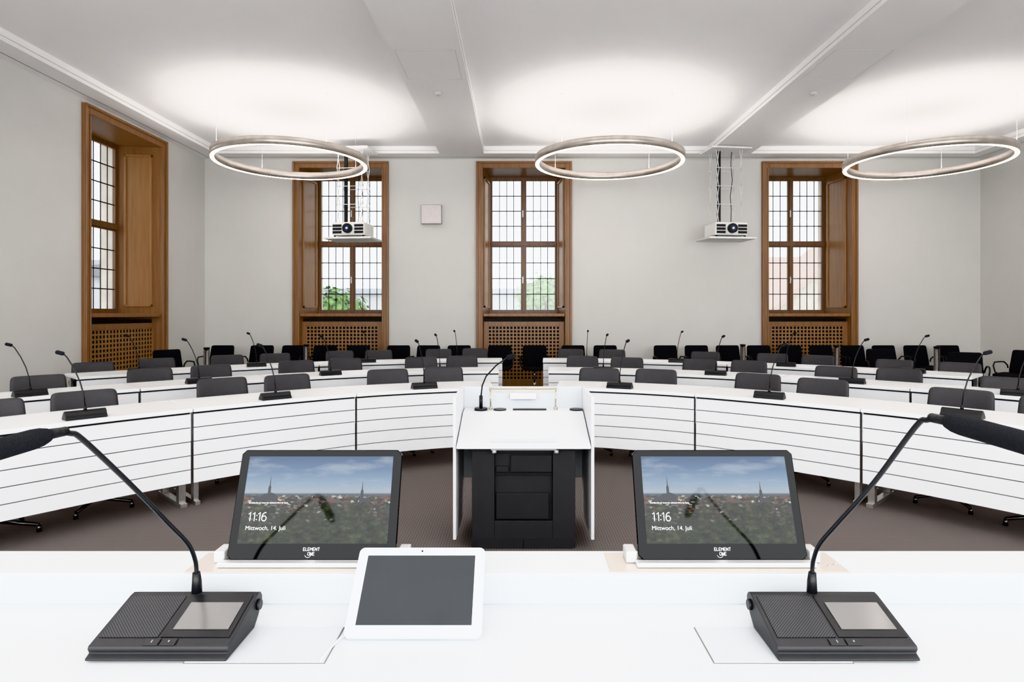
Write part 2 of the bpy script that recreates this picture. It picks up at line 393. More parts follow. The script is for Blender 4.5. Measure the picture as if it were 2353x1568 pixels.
# ------------------------------------------------------------------ curved desks
CX = .06
basep = [(-.7, 5.87), (0, 5.97), (.7, 5.87), (1.53, 5.48), (2.52, 4.62), (3.22, 3.76), (3.9, 2.75), (4.4, 1.9), (4.8, 1.1)]
B = []
for i in range(1, len(basep)-2):
    p0, p1, p2, p3 = [Vector(p) for p in basep[i-1:i+3]]
    for k in range(24):
        t = k/24
        B.append(.5*((2*p1)+(p2-p0)*t+(2*p0-5*p1+4*p2-p3)*t*t+(-p0+3*p1-3*p2+p3)*t**3))
for _ in range(30): B = [B[0]]+[(B[i-1]+B[i]*2+B[i+1])/4 for i in range(1, len(B)-1)]+[B[-1]]
N = []
for i in range(len(B)):
    t = (B[min(i+1, len(B)-1)]-B[max(i-1, 0)]).normalized(); N.append(Vector((-t.y, t.x)))
N[0] = Vector((0, 1))
def at(t, off):
    i = int(t); i = max(0, min(i, len(B)-2)); f = t-i
    p = B[i].lerp(B[i+1], f); n = N[i].lerp(N[i+1], f).normalized()
    return p+n*off, n
def find(off, u):
    for i in range(len(B)-1):
        a = (B[i]+N[i]*off).x; c = (B[i+1]+N[i+1]*off).x
        if a <= u <= c: return i+(u-a)/(c-a)
    return len(B)-1
def find_bearing(off, sgn, k):
    best = None
    for i in range(0, (len(B)-1)*8):
        t = i/8; p, _ = at(t, off); e = abs((CX+sgn*p.x)/p.y-k)
        if best is None or e < best[0]: best = (e, t)
    return best[1]
TD = .62
def sweep(b, off, t1, t2, sgn, e0, e1, z0, z1, n=14, mi=0):
    vs = []; fs = []
    for k in range(n+1):
        t = t1+(t2-t1)*k/n
        for e in (e0, e1):
            p, _ = at(t, off+e)
            for z in (z0, z1): vs.append((CX+sgn*p.x, p.y, z))
    for k in range(n):
        o = 4*k
        fs += [(o, o+4, o+5, o+1), (o+2, o+3, o+7, o+6), (o+1, o+5, o+7, o+3), (o, o+2, o+6, o+4)]
    fs += [(0, 1, 3, 2), (4*n, 4*n+2, 4*n+3, 4*n+1)]
    b.add(vs, fs, mi)
ROWS = [(0, [.30, 1.5, 2.5, 3.5]), (1.7, [.30, 1.6, 2.72, 3.66, 4.5]), (3.4, [.30, 1.6, 2.85, 3.95, 5.02])]
for ri, (off, us) in enumerate(ROWS):
    for sgn in (-1, 1):
        for j in range(len(us)-1):
            t1, t2 = find(off, us[j]), find(off, us[j+1]); dt = .07
            t1 += dt; t2 -= dt
            c, _ = at((t1+t2)/2, off+TD/2); o0 = (CX+sgn*c.x, c.y, 0)
            d = empty('curved_desk', o0, 0, 'white curved council desk with slatted modesty panel and steel legs', 'desk', 'curved council desks')
            b = MB(); sweep(b, off, t1, t2, sgn, 0, TD, .712, .742); b.obj('desk_top', m_white, d, off=o0, bevel=.004)
            b = MB(); e = (t2-t1)*.005
            for k in range(5): sweep(b, off, t1+e, t2-e, sgn, .02, .036, .178+k*.105, .178+k*.105+.0985)
            b.obj('modesty_panel', m_white2, d, off=o0)
            b = MB(); sweep(b, off, t1+e, t2-e, sgn, .040, .046, .19, .71); b.obj('gap_shade_sheet', m_gap, d, off=o0)  # added black sheet, paints the shade in the slat gaps
            for tt in (t1+(t2-t1)*.03, t2-(t2-t1)*.03):
                b = MB(); h = (t2-t1)*.014
                sweep(b, off, tt-h, tt+h, sgn, .07, .13, .02, .71, 1); sweep(b, off, tt-h, tt+h, sgn, .03, .55, 0, .03, 1); sweep(b, off, tt-h, tt+h, sgn, .45, .5, .03, .71, 1)
                b.obj('leg', m_steel, d, off=o0, bevel=.002)

# ------------------------------------------------------------------ chairs
def pad(w, h, r, nx=12, nz=10):
    vs = []; fs = []
    for j in range(nz+1):
        for i in range(nx+1):
            x = -w+2*w*i/nx; z = -h+2*h*j/nz
            dx = max(abs(x)-(w-r), 0); dz = max(abs(z)-(h-r), 0)
            if dx > 0 and dz > 0:
                f = max(dx, dz)/math.hypot(dx, dz)
                x = math.copysign(w-r+dx*f, x); z = math.copysign(h-r+dz*f, z)
            vs.append((x, z))
    for j in range(nz):
        for i in range(nx):
            a = j*(nx+1)+i; fs.append((a, a+1, a+nx+2, a+nx+1))
    return vs, fs
def solid(b, pts, fs, thick, mi=0):
    n = len(pts); P = [Vector(p) for p in pts]
    nrm = [Vector((0, 0, 0)) for _ in P]
    for f in fs:
        k = (P[f[1]]-P[f[0]]).cross(P[f[2]]-P[f[0]]).normalized()
        for i in f: nrm[i] += k
    Q = [P[i]-nrm[i].normalized()*thick for i in range(n)]
    cnt = {}
    for f in fs:
        for i in range(4):
            e = tuple(sorted((f[i], f[(i+1) % 4]))); cnt[e] = cnt.get(e, 0)+1
    F = [tuple(f) for f in fs]+[tuple(i+n for i in reversed(f)) for f in fs]
    for f in fs:
        for i in range(4):
            e = (f[i], f[(i+1) % 4])
            if cnt[tuple(sorted(e))] == 1: F.append((e[1], e[0], e[0]+n, e[1]+n))
    b.add(P+Q, F, mi, True)
def make_chair(name, fabric, frame, base, label, group, ribs=False):
    c = empty(name, (0, 0, 0), 0, label, 'chair', group)
    vs, fs = pad(.235, .2, .032)
    pts = []
    for x, z in vs:
        zz = .660+z; t = (z+.2)/.4
        xx = x*(1-.07*t)
        pts.append((xx, .21+.08*t-.3*x*x + (.006*math.sin(z*160) if ribs else 0), zz))
    b = MB(); solid(b, pts, fs, .03); b.obj('backrest', fabric, c, sub=1)
    vs, fs = pad(.232, .23, .06)
    b = MB(); solid(b, [(x, y-.03, .475+.3*x*x-.25*max(0, -y-.12)+(0.003*math.sin(y*160) if ribs else 0)) for x, y in vs], fs, .04); b.obj('seat', fabric, c, sub=1)
    for sx in (-1, 1):
        b = MB(); b.tube([(sx*.21, -.08, .45), (sx*.25, -.11, .5), (sx*.262, -.13, .6), (sx*.262, -.1, .655), (sx*.262, .05, .66), (sx*.26, .14, .655), (sx*.245, .2, .6), (sx*.235, .2, .55)], .012, 8)
        b.obj('armrest', frame, c)
    b = MB(); b.tube([(0, 0, .07), (0, 0, .2)], .03, 14); b.tube([(0, 0, .2), (0, 0, .43)], .018, 14); b.box((-.09, -.1, .415), (.09, .1, .432)); b.obj('column', base, c)
    b = MB(); q = .25
    for k in range(4):
        g = math.pi/4+k*math.pi/2; b.tube([(0, 0, .085), (q*math.cos(g), q*math.sin(g), .045)], [.02, .013], 8)
        b.tube([(q*math.cos(g), q*math.sin(g), .05), (q*math.cos(g), q*math.sin(g), 0)], [.012, .017], 8)
    b.obj('star_base', base, c)
    return c
def facing(X, Y):
    u = abs(X-CX); best = None
    for i in range(len(B)):
        v = Vector((u, Y))-B[i]
        d = abs(v.x*N[i].y-v.y*N[i].x)
        if v.dot(N[i]) > 0 and (best is None or d < best[0]): best = (d, N[i])
    n = best[1]; s = 1 if X > CX else -1
    return Vector((-s*n.x, -n.y))
chairs = [(-1.407,6.65),(-.844,6.92),(-2.27,6.07),(-2.75,5.74),(-3.36,4.79),(-3.66,4.24),
 (.887,6.81),(1.475,6.65),(2.38,6.16),(2.78,5.66),(3.50,4.90),(3.80,4.36),
 (-1.35,8.55),(-.81,8.82),(-2.33,8.30),(-2.84,7.9),(-3.59,7.22),(-4.03,6.76),(-4.65,5.99),
 (.90,8.73),(1.48,8.46),(2.38,8.13),(2.94,7.9),(3.60,7.02),(4.12,6.70),(4.60,5.80),
 (-2.31,10.2),(-1.36,10.5),(-.76,10.74),(-2.89,9.98),(-3.68,9.34),(-4.23,8.97),(-4.86,8.3),(-5.26,7.64),
 (.88,10.5),(1.56,10.35),(2.94,9.74),(3.82,9.31),(4.31,8.91),(4.90,8.06),(5.40,7.57)]
def place(src, first, X, Y, f, label=None):
    loc = (X+f.x*.27, Y+f.y*.27, 0); th = math.atan2(f.x, -f.y)
    if first: src.location = loc; src.rotation_euler = (0, 0, th); return src
    return dup(src, loc, th, label)
ch = make_chair('conference_chair', m_leather, m_blackp, m_post, 'low-back grey leather swivel chair at a white curved desk', 'grey desk chairs')
for i, (X, Y) in enumerate(chairs): place(ch, i == 0, X, Y, facing(X, Y))
vc = make_chair('visitor_chair', m_black, m_blackp, m_chrome, 'black mesh armchair with chrome base near the wall', 'black visitor chairs', True)
wallx = [-5.62, -4.87, -4.27, -3.67, -3.04, -2.28, -1.71, -1.13, -.36, .30, 1.03, 1.64, 2.78, 3.37, 3.96, 4.55, 5.14, 5.73, 6.33, 6.92, 7.52, 8.13]
first = True
for x in wallx:
    a = random.uniform(-.05, .05); place(vc, first, x, 11.72, Vector((math.sin(a), -math.cos(a)))); first = False
place(vc, False, -5.86, 10.3, Vector((.8, -.6))); place(vc, False, 6.93, 9.6, Vector((-.5, -.86))); place(vc, False, 8.3, 10.1, Vector((-.93, -.36)))
place(vc, False, 6.15, 10.5, Vector((-.3, -.95)))

# ------------------------------------------------------------------ table microphones
def capsule(b, p, q, r, mi=0, n=12):
    P, Q = Vector(p), Vector(q); L = (Q-P); k = 16; path = []; rs = []
    for i in range(k+1):
        t = i/k; s = min(t*5, 1, (1-t)*5); path.append(P+L*t); rs.append(max(r*.25, r*math.sqrt(max(0, 1-(1-s)**2))))
    b.tube(path, rs, n, mi)
def make_mic():
    m = empty('conference_microphone', (0, 0, .742), 0, 'black gooseneck microphone unit standing on a white curved desk', 'microphone', 'delegate microphones')
    b = MB(); b.prism_x([(-.045, 0), (-.045, .014), (-.03, .03), (-.02, .052), (0, .06), (.02, .052), (.05, .02), (.055, 0)], -.12, .12)
    b.obj('base', m_blackp, m, bevel=.004)
    b = MB(); b.tube([(0, .0, .05), (0, 0, .085)], [.012, .008], 10); b.tube([(0, 0, .08), (0, .01, .16), (0, .035, .25), (0, .075, .34), (0, .12, .415), (0, .145, .44)], .0045, 8); b.obj('gooseneck', m_blackp, m)
    b = MB(); capsule(b, (0, .138, .437), (0, .195, .452), .014); b.obj('microphone_head', m_foam, m)
    b = MB(); b.tube([(.09, .033, .036), (.09, .036, .044)], .009, 12); b.obj('button', m_silver, m)
    return m
mic = make_mic(); first = True
for off, kl, kr in ((.09, (-.1528, -.3937, -.702), (.1634, .4056, .717)), (1.8, (-.128, -.304, -.5176, -.79), (.1366, .319, .5387, .8085)), (3.5, (-.1, -.2444, -.424, -.614), (.1106, .2556, .433, .639))):
    for sgn, ks in ((-1, kl), (1, kr)):
        for k in ks:
            t = find_bearing(off, sgn, k); p, n = at(t, off)
            loc = (CX+sgn*p.x, p.y, .742); th = math.atan2(-sgn*n.x, n.y)+random.uniform(-.1, .1)
            if first: m = mic; mic.location = loc; mic.rotation_euler = (0, 0, th); first = False
            else: m = dup(mic, loc, th)
            for c in kids(m):
                if c.name.startswith(('gooseneck', 'microphone_head')): c.rotation_euler = (0, 0, -sgn*.75*min(1, abs(k)/.6))

first = None
for x, y in ((-5.0, 9.9), (-3.75, 10.9), (3.95, 10.9), (5.45, 10.6), (6.9, 10.2)):
    if first is None:
        first = empty('cylinder_post', (x, y, 0), 0, 'slim dark metal cylinder post between the chairs', 'post', 'metal posts')
        b = MB(); b.lathe([(0.001, 0), (.11, 0), (.11, .012), (.045, .02), (.045, .9), (.001, .9)], 24, closed=False); b.obj('post_body', m_post, first)
        b = MB(); b.lathe([(.001, .9), (.05, .9), (.05, .915), (.001, .92)], 24, closed=False); b.obj('cap', m_blackp, first)
    else: dup(first, (x, y, 0))

# ------------------------------------------------------------------ ring lamps
R = empty('ring_pendant_lamp', (0, 0, 3.83), 0, 'large brushed metal ring pendant lamp with glowing underside', 'lamp', 'ring pendant lamps')
RH = .12
b = MB(); b.lathe([(1.165, 0), (1.172, 0), (1.172, RH), (1.165, RH)], 96, sm=False); b.lathe([(1.10, 0), (1.107, 0), (1.107, RH), (1.10, RH)], 96, sm=False)
b.lathe([(1.107, .06), (1.165, .06), (1.165, .065), (1.107, .065)], 96, sm=False); h = b.obj('ring_housing', m_ring, R)
for p in h.data.polygons: p.use_smooth = abs(p.normal.z) < .5
b = MB(); b.lathe([(1.108, -.002), (1.164, -.002), (1.164, .012), (1.108, .012)], 96, sm=False); b.obj('light_strip', m_emit, R)
b = MB(); b.lathe([(1.11, RH-.012), (1.162, RH-.012), (1.162, RH-.004), (1.11, RH-.004)], 96, sm=False); b.obj('uplight_strip', m_up, R)
for k in range(4):
    g = math.pi/4+k*math.pi/2; x, y = 1.135*math.cos(g), 1.135*math.sin(g)
    b = MB(); b.tube([(x, y, RH-.004), (x, y, ZC-3.83)], .0022, 6); b.tube([(x, y, ZC-3.83-.02), (x, y, ZC-3.83)], .01, 8)
    b.obj('suspension_cable', m_silver, R)
R.location = (-3.6, 9.8, 3.83)
for x, y in ((1.43, 9.8), (6.45, 9.8), (-3.6, 3.3), (1.43, 3.3), (6.45, 3.3)): dup(R, (x, y, 3.83), 0)

d0 = None
for x in (-1.12, 4.1):
    loc = (x, 8.6, ZS)
    if d0 is None:
        b = MB(); b.lathe([(.001, -.035), (.03, -.035), (.045, -.01), (.05, 0), (.001, 0)], 20, closed=False)
        d0 = b.obj('smoke_detector', m_silver, None, loc); tag(d0, 'small round detector on a ceiling beam', 'detector', 'ceiling detectors')
    else:
        c = d0.copy(); COL.objects.link(c); c.location = loc

# ------------------------------------------------------------------ projectors
PR = empty('ceiling_projector', (0, 0, 0), 0, 'white projector on a lowered scissor lift platform', 'projector', 'ceiling projectors')
b = MB(); b.prism_y([(-.44, -.02), (.44, -.02), (.455, .0), (.455, .015), (-.455, .015), (-.455, .0)], -.3, .3); b.obj('platform', m_proj, PR, bevel=.004)
b = MB(); b.box((-.31, -.25, .05), (.31, .25, .29)); b.obj('projector_body', m_proj, PR, bevel=.03, seg=3)
b = MB()
for sx in (-1, 1):
    for k in range(3):
        x0, x1 = sorted((sx*.12, sx*.29)); b.box((x0, -.256, .08+k*.06), (x1, -.248, .125+k*.06))
b.obj('vent_grille', m_blackp, PR)
b = MB(); b.tube([(0, -.245, .17), (0, -.31, .17)], .088, 28); b.obj('lens_barrel', m_blackp, PR)
b = MB(); b.tube([(0, -.31, .17), (0, -.316, .17)], .055, 24); b.obj('lens', m_lens, PR)
b = MB(); b.tube([(0, -.316, .17), (0, -.319, .17)], .02, 16); b.obj('lens_glow', m_led, PR)
b = MB()
for sx in (-1, 1):
    for sy in (-1, 1): b.tube([(sx*.27, sy*.2, .014), (sx*.27, sy*.2, .055)], .02, 10)
b.obj('feet', m_blackp, PR)
b = MB(); TZ = 1.63; n = 4; z0 = .29
for sy in (-.16, .16):
    for xa, xb in ((-.25, -.2), (.2, .25)):
        for k in range(n):
            za, zb = z0+(TZ-z0)*k/n, z0+(TZ-z0)*(k+1)/n
            b.tube([(xa, sy, za), (xb, sy, zb)], .007, 6); b.tube([(xb, sy+.015, za), (xa, sy+.015, zb)], .007, 6)
for k in range(1, n):
    z = z0+(TZ-z0)*k/n; b.tube([(-.25, -.16, z), (.25, -.16, z)], .007, 6); b.tube([(-.25, .16, z), (.25, .16, z)], .007, 6)
b.obj('scissor_lift', m_alum, PR)
b = MB(); b.box((-.165, -.03, .29), (-.11, .02, TZ)); b.tube([(.12, 0, TZ), (.1, 0, 1.4), (.12, -.02, 1.1), (.09, 0, .8), (.11, 0, .55), (.1, 0, .29)], .006, 6); b.obj('cable_duct', m_blackp, PR)
b = MB(); b.box((-.38, -.28, TZ), (.38, .28, TZ+.03)); b.box((-.3, -.2, TZ+.03), (.3, .2, TZ+.058)); b.obj('ceiling_plate', m_proj, PR, bevel=.004)
PR.location = (3.85, 11.5, 2.84); PR.rotation_euler = (0, 0, .12)
dup(PR, (-3.08, 11.5, 2.84), -.12)
se = empty('wall_speaker', ((992.5-1192)*.00863, YB, 1.45+228*.00863), 0, 'square brushed metal speaker box on the wall', 'speaker')
b = MB(); b.box((-.2, -.1, -.19), (.2, 0, .19)); b.obj('cabinet', m_spk, se, bevel=.01)
b = MB(); b.box((-.18, -.104, -.17), (.18, -.1, .17)); b.obj('speaker_grille', m_spk, se)

# ------------------------------------------------------------------ lectern
LX = .03
Lc = empty('lectern', (LX, 4.08, 0), 0, 'white height-adjustable lectern with anthracite pedestal and microphone', 'lectern')
yf, yb = 3.8-4.08, 4.36-4.08
for sx in (-1, 1):
    b = MB(); x0, x1 = sx*.435, sx*.415
    b.add([(x0, yf, .06), (x0, yb, .06), (x0, yb, .94), (x0, yf, .94), (x1, yf, .06), (x1, yb, .06), (x1, yb, .94), (x1, yf, .94)],
          [(0,1,2,3), (4,7,6,5), (0,4,5,1), (1,5,6,2), (2,6,7,3), (3,7,4,0)])
    b.obj('side_panel', m_white2, Lc, bevel=.003)
b = MB(); b.box((-.415, yb-.02, .3), (.415, yb, .94)); b.obj('back_panel', m_deskface, Lc, bevel=.003)
b = MB(); b.prism_x([(-.335, .628), (-.335, .642), (.13, .788), (.255, .792), (.255, .77), (.13, .762)], -.41, .41); b.obj('reading_surface', m_desk, Lc, bevel=.008)
sl = math.atan2(.146, .465)
b = MB(); b.box((-.2, -.012, 0), (.2, .012, .014)); b.obj('paper_ledge', m_deskface, Lc, loc=(0, -.27, .662), rot=(sl, 0, 0), bevel=.003)
b = MB(); b.box((-.32, -.26, 0), (-.18, .22, .625)); b.box((.18, -.26, 0), (.32, .22, .625)); b.box((-.18, -.26, .59), (.18, .22, .625)); b.box((-.18, -.26, 0), (.18, .22, .17)); b.box((-.18, -.235, .17), (.18, .22, .59))
b.obj('pedestal', m_dark, Lc, bevel=.003)
b = MB(); b.box((-.08, -.252, .47), (.175, -.236, .575)); b.box((-.17, -.252, .47), (-.095, -.236, .505)); b.box((-.17, -.255, .18), (.155, -.236, .34)); b.box((-.178, -.255, .455), (.178, -.236, .462)); b.obj('equipment_niche', m_dark2, Lc, bevel=.003)
b = MB(); b.box((-.3, -.265, .0), (-.003, -.261, .06)); b.box((.003, -.265, 0), (.3, -.261, .06)); b.obj('plinth', m_dark2, Lc)
b = MB(); b.box((-.2, -.31, .618), (.2, -.285, .632)); b.tube([(-.18, -.3, .618), (-.18, -.3, .6)], .014, 10); b.tube([(.2, -.3, .618), (.2, -.3, .6)], .014, 10); b.obj('mounting_rail', m_silver, Lc)
b = MB(); b.box((-.07, .16, .79), (.16, .2, .797)); b.obj('control_slot', m_blackp, Lc)
for x in (-.16, .365):
    b = MB(); b.tube([(x, .18, .79), (x, .18, .797)], .045, 24); b.obj('cable_port', m_blackp, Lc)
b = MB(); b.tube([(-.225, .2, .79), (-.225, .2, .93)], .005, 8); b.tube([(.225, .2, .79), (.225, .2, .93)], .005, 8); b.box((-.235, .17, .925), (.235, .215, .94))
for x in (-.225, .225): b.tube([(x, .2, .79), (x, .2, .805)], .014, 12)
b.obj('reading_lamp', m_brass, Lc)
b = MB(); b.box((-.22, .175, .921), (.22, .21, .925)); b.obj('lamp_strip', m_warm, Lc)
b = MB(); b.box((-.09, .2, .86), (.09, .256, .9)); b.obj('small_plate', m_white2, Lc, bevel=.003)
b = MB(); b.tube([(-.29, .17, .79), (-.29, .17, .805)], .045, 24); b.tube([(-.29, .17, .805), (-.29, .17, .89)], [.012, .012], 10)
b.tube([(-.29, .17, .88), (-.28, .15, .96), (-.25, .09, 1.03), (-.18, .0, 1.11), (-.1, -.06, 1.17)], .005, 8); b.obj('gooseneck', m_blackp, Lc)
b = MB(); capsule(b, (-.11, -.055, 1.165), (-.05, -.09, 1.18), .017); b.obj('microphone_head', m_foam, Lc)

# ------------------------------------------------------------------ presiding desk
DZ, LZ = .87, .804
D0 = empty('presiding_desk', (0, 1.2, 0), 0, 'long white desk with raised rear shelf', 'desk')
dx = 2.1
b = MB(); b.box((-dx, .72-1.2, LZ-.04), (dx, 1.377-1.2, LZ)); b.obj('desk_top', m_desk, D0, bevel=.003)
b = MB(); b.box((-dx, 1.378-1.2, LZ-.04), (dx, 1.517-1.2, DZ)); b.obj('raised_shelf', m_desk, D0, bevel=.007, seg=4)
b = MB(); b.box((-dx, 1.47-1.2, 0.05), (dx, 1.495-1.2, LZ-.041)); b.obj('front_panel', m_white2, D0)
for sx in (-1, 1):
    b = MB(); x0, x1 = sorted((sx*dx, sx*(dx-.04))); b.box((x0, .76-1.2, 0), (x1, 1.46-1.2, LZ-.041)); b.obj('end_panel', m_white2, D0)
def flap(x0, x1):
    b = MB(); b.box((x0, 1.142, LZ+.0005), (x1, 1.27, LZ+.003))
    b.box((x0-.002, 1.14, LZ+.0002), (x1+.002, 1.272, LZ+.001), 1)
    b.obj('cable_flap', [m_deskface, m_line], D0, loc=(0, -1.2, 0))
flap(-.618, -.36); flap(.362, .617)

LET = {'E': [(0,0,3,0),(0,2.5,2.6,2.5),(0,5,3,5),(0,0,0,5)], 'L': [(0,0,0,5),(0,0,2.6,0)], 'M': [(0,0,0,5),(0,5,1.8,2.2),(1.8,2.2,3.6,5),(3.6,5,3.6,0)],
       'N': [(0,0,0,5),(0,5,3,0),(3,0,3,5)], 'T': [(0,5,3.4,5),(1.7,5,1.7,0)], 'O': [(.8,0,2.6,0),(2.6,0,3.4,1),(3.4,1,3.4,4),(3.4,4,2.6,5),(2.6,5,.8,5),(.8,5,0,4),(0,4,0,1),(0,1,.8,0)]}
def logo(m, base, tl):
    b = MB()
    def word(w, h, z):
        s = h/5; wd = sum(max(max(q[0], q[2]) for q in LET[ch]) for ch in w)*s+(len(w)-1)*1.2*s
        x = -wd/2
        for ch in w:
            for x0, z0, x1, z1 in LET[ch]:
                b.tube([(x+x0*s, -.0012, z+z0*s), (x+x1*s, -.0012, z+z1*s)], .36*s, 6, sm=False)
            x += (max(max(q[0], q[2]) for q in LET[ch])+1.2)*s
    word('ELEMENT', .0066, .0205); word('ONE', .0066, .0105)
    arc = [(-.007+.0075*math.sin(a), -.0012, .0135-.0078*math.cos(a)) for a in [i*.25-1.2 for i in range(0, 12)]]
    b.tube(arc, .0004, 5)
    return b.obj('logo_lettering', m_text, m, loc=base, rot=(tl, 0, 0))
def clock(s, x, z, h):
    b = MB(); r = h*.045; y = -.0014
    def one(x): b.tube([(x, y, z+h*.80), (x+h*.22, y, z+h), (x+h*.22, y, z)], r, 6, sm=False)
    one(x); one(x+h*.52)
    for q in (.12, .6): b.tube([(x+h*1.0, y, z+h*q), (x+h*1.0, y, z+h*q+h*.09)], r*1.3, 6, sm=False)
    one(x+h*1.16)
    cx, cz, rr_ = x+h*1.9, z+h*.3, h*.27
    pts = [(cx+h*.2, y, z+h*.97), (cx+h*.03, y, z+h*.99), (cx-h*.17, y, z+h*.82), (cx-h*.26, y, z+h*.55), (cx-rr_, y, cz)]
    pts += [(cx+rr_*math.cos(a), y, cz+rr_*1.08*math.sin(a)) for a in [math.pi+i*math.pi/8 for i in range(1, 17)]]
    b.tube(pts, r, 6, sm=False)
    return b.obj('clock_text', m_text, s)
def make_monitor(X):
    m = empty('desk_monitor', (X, 1.43, DZ), 0, 'slim black retractable monitor showing a city lock screen', 'monitor', 'retractable desk monitors')
    tl = -math.radians(20.5); W = .1955; H = .252; base = (0, 0, .01)
    b = MB(); b.prism_y([(-W+.01, 0), (W-.01, 0), (W, .01), (W, H-.01), (W-.01, H), (-W+.01, H), (-W, H-.01), (-W, .01)], 0, .014); b.obj('bezel', m_glassblk, m, loc=base, rot=(tl, 0, 0), bevel=.002)
    sc = MB(); sw2, s0, s1 = .1755, .036, .236
    sc.add([(-sw2, -.0008, s0), (sw2, -.0008, s0), (sw2, -.0008, s1), (-sw2, -.0008, s1)], [(0, 1, 2, 3)])
    s = sc.obj('display', m_cityscr, m, loc=base, rot=(tl, 0, 0))
    y = -.0011; hz = s0+.2*.55
    u = lambda f: -sw2+2*sw2*f
    for pp in ([(u(.07), hz-.014), (u(.23), hz-.014), (u(.23), hz-.006), (u(.21), hz+.002), (u(.182), hz+.005), (u(.178), hz+.005), (u(.177), hz+.018), (u(.172), hz+.022), (u(.1685), hz+.046), (u(.165), hz+.022), (u(.16), hz+.018), (u(.159), hz+.003), (u(.13), hz+.002), (u(.12), hz-.004), (u(.07), hz-.006)],
               [(u(.785), hz-.018), (u(.86), hz-.018), (u(.86), hz-.01), (u(.814), hz-.006), (u(.812), hz+.009), (u(.807), hz+.012), (u(.803), hz+.034), (u(.799), hz+.012), (u(.794), hz+.009), (u(.792), hz-.006)]):
        b = MB(); b.add([(x, y, z) for x, z in pp], [tuple(range(len(pp)))]); b.obj('spire_silhouette', m_city, s)
    clock(s, -sw2+.018, s0+.05, .0195)
    text('date_text', 'Mittwoch, 14. Juli', .0135, m_text, s, (-sw2+.014, -.0014, s0+.03), thin=-.0002)
    text('caption_text', 'Genießen Sie von einem der schönsten Orte der Stadt', .0042, m_text, s, (-sw2+.014, -.0014, s0+.09))
    logo(m, base, tl)
    b = MB(); b.box((-.205, -.028, .0035), (.205, -.006, .014)); b.obj('front_rail', m_silver, m, bevel=.002)
    b = MB(); b.box((-.268, -.048, .0005), (.268, .066, .0025)); b.obj('cover_plate', m_beige, m, bevel=.0008)
    b = MB()
    for sx in (-1, 1):
        x0, x1 = sorted((sx*.2, sx*.225)); b.box((x0, .0, .003), (x1, .05, .03))
    b.box((-.19, .022, .003), (.19, .05, .02)); b.obj('lift_bracket', m_silver, m, bevel=.003)
    for i in range(2):
        b = MB(); b.tube([(.238+i*.017, -.012+i*.006, .0025), (.238+i*.017, -.012+i*.006, .0045)], .005, 14); b.obj('button', m_chrome, m)
    return m
make_monitor(-.482); make_monitor(.474)

T = empty('desk_tablet', (-.21, 1.215, LZ), 0, 'white framed touch tablet leaning on a wedge stand', 'tablet')
tl = -math.radians(48); W = .1367; H = .187; tb = (0, 0, .0095)
def rr(w, h, r, n=5):
    out = []
    for cx, cz, a0 in ((w-r, r, -90), (w-r, h-r, 0), (-w+r, h-r, 90), (-w+r, r, 180)):
        for k in range(n+1):
            a = math.radians(a0+90*k/n); out.append((cx+r*math.cos(a), cz+r*math.sin(a)))
    return out
b = MB(); b.prism_y(rr(W, H, .012), 0, .012); b.obj('tablet_frame', m_tabwhite, T, loc=tb, rot=(tl, 0, 0), bevel=.002)
b = MB(); b.add([(-.116, -.0008, .023), (.116, -.0008, .023), (.116, -.0008, .168), (-.116, -.0008, .168)], [(0,1,2,3)]); b.obj('touch_screen', m_tabscr, T, loc=tb, rot=(tl, 0, 0))
b = MB(); b.tube([(0, -.0008, .178), (0, .002, .178)], .0022, 12); b.obj('camera_eye', m_blackp, T, loc=tb, rot=(tl, 0, 0))
b = MB(); b.prism_x([(.014, 0), (.125, 0), (.125, .01), (.135, .112), (.03, .016)], -.06, .06); b.obj('stand', m_tabwhite, T, bevel=.003)
b = MB(); pts = [(-.305, 1.27), (-.33, 1.255), (-.352, 1.225), (-.362, 1.18), (-.366, 1.142)]
b.tube([(x, y, LZ+.0052) for x, y in pts], .002, 8); cb = b.obj('white_cable', m_tabwhite); tag(cb, 'thin white cable lying on the desk beside the tablet', 'cable')

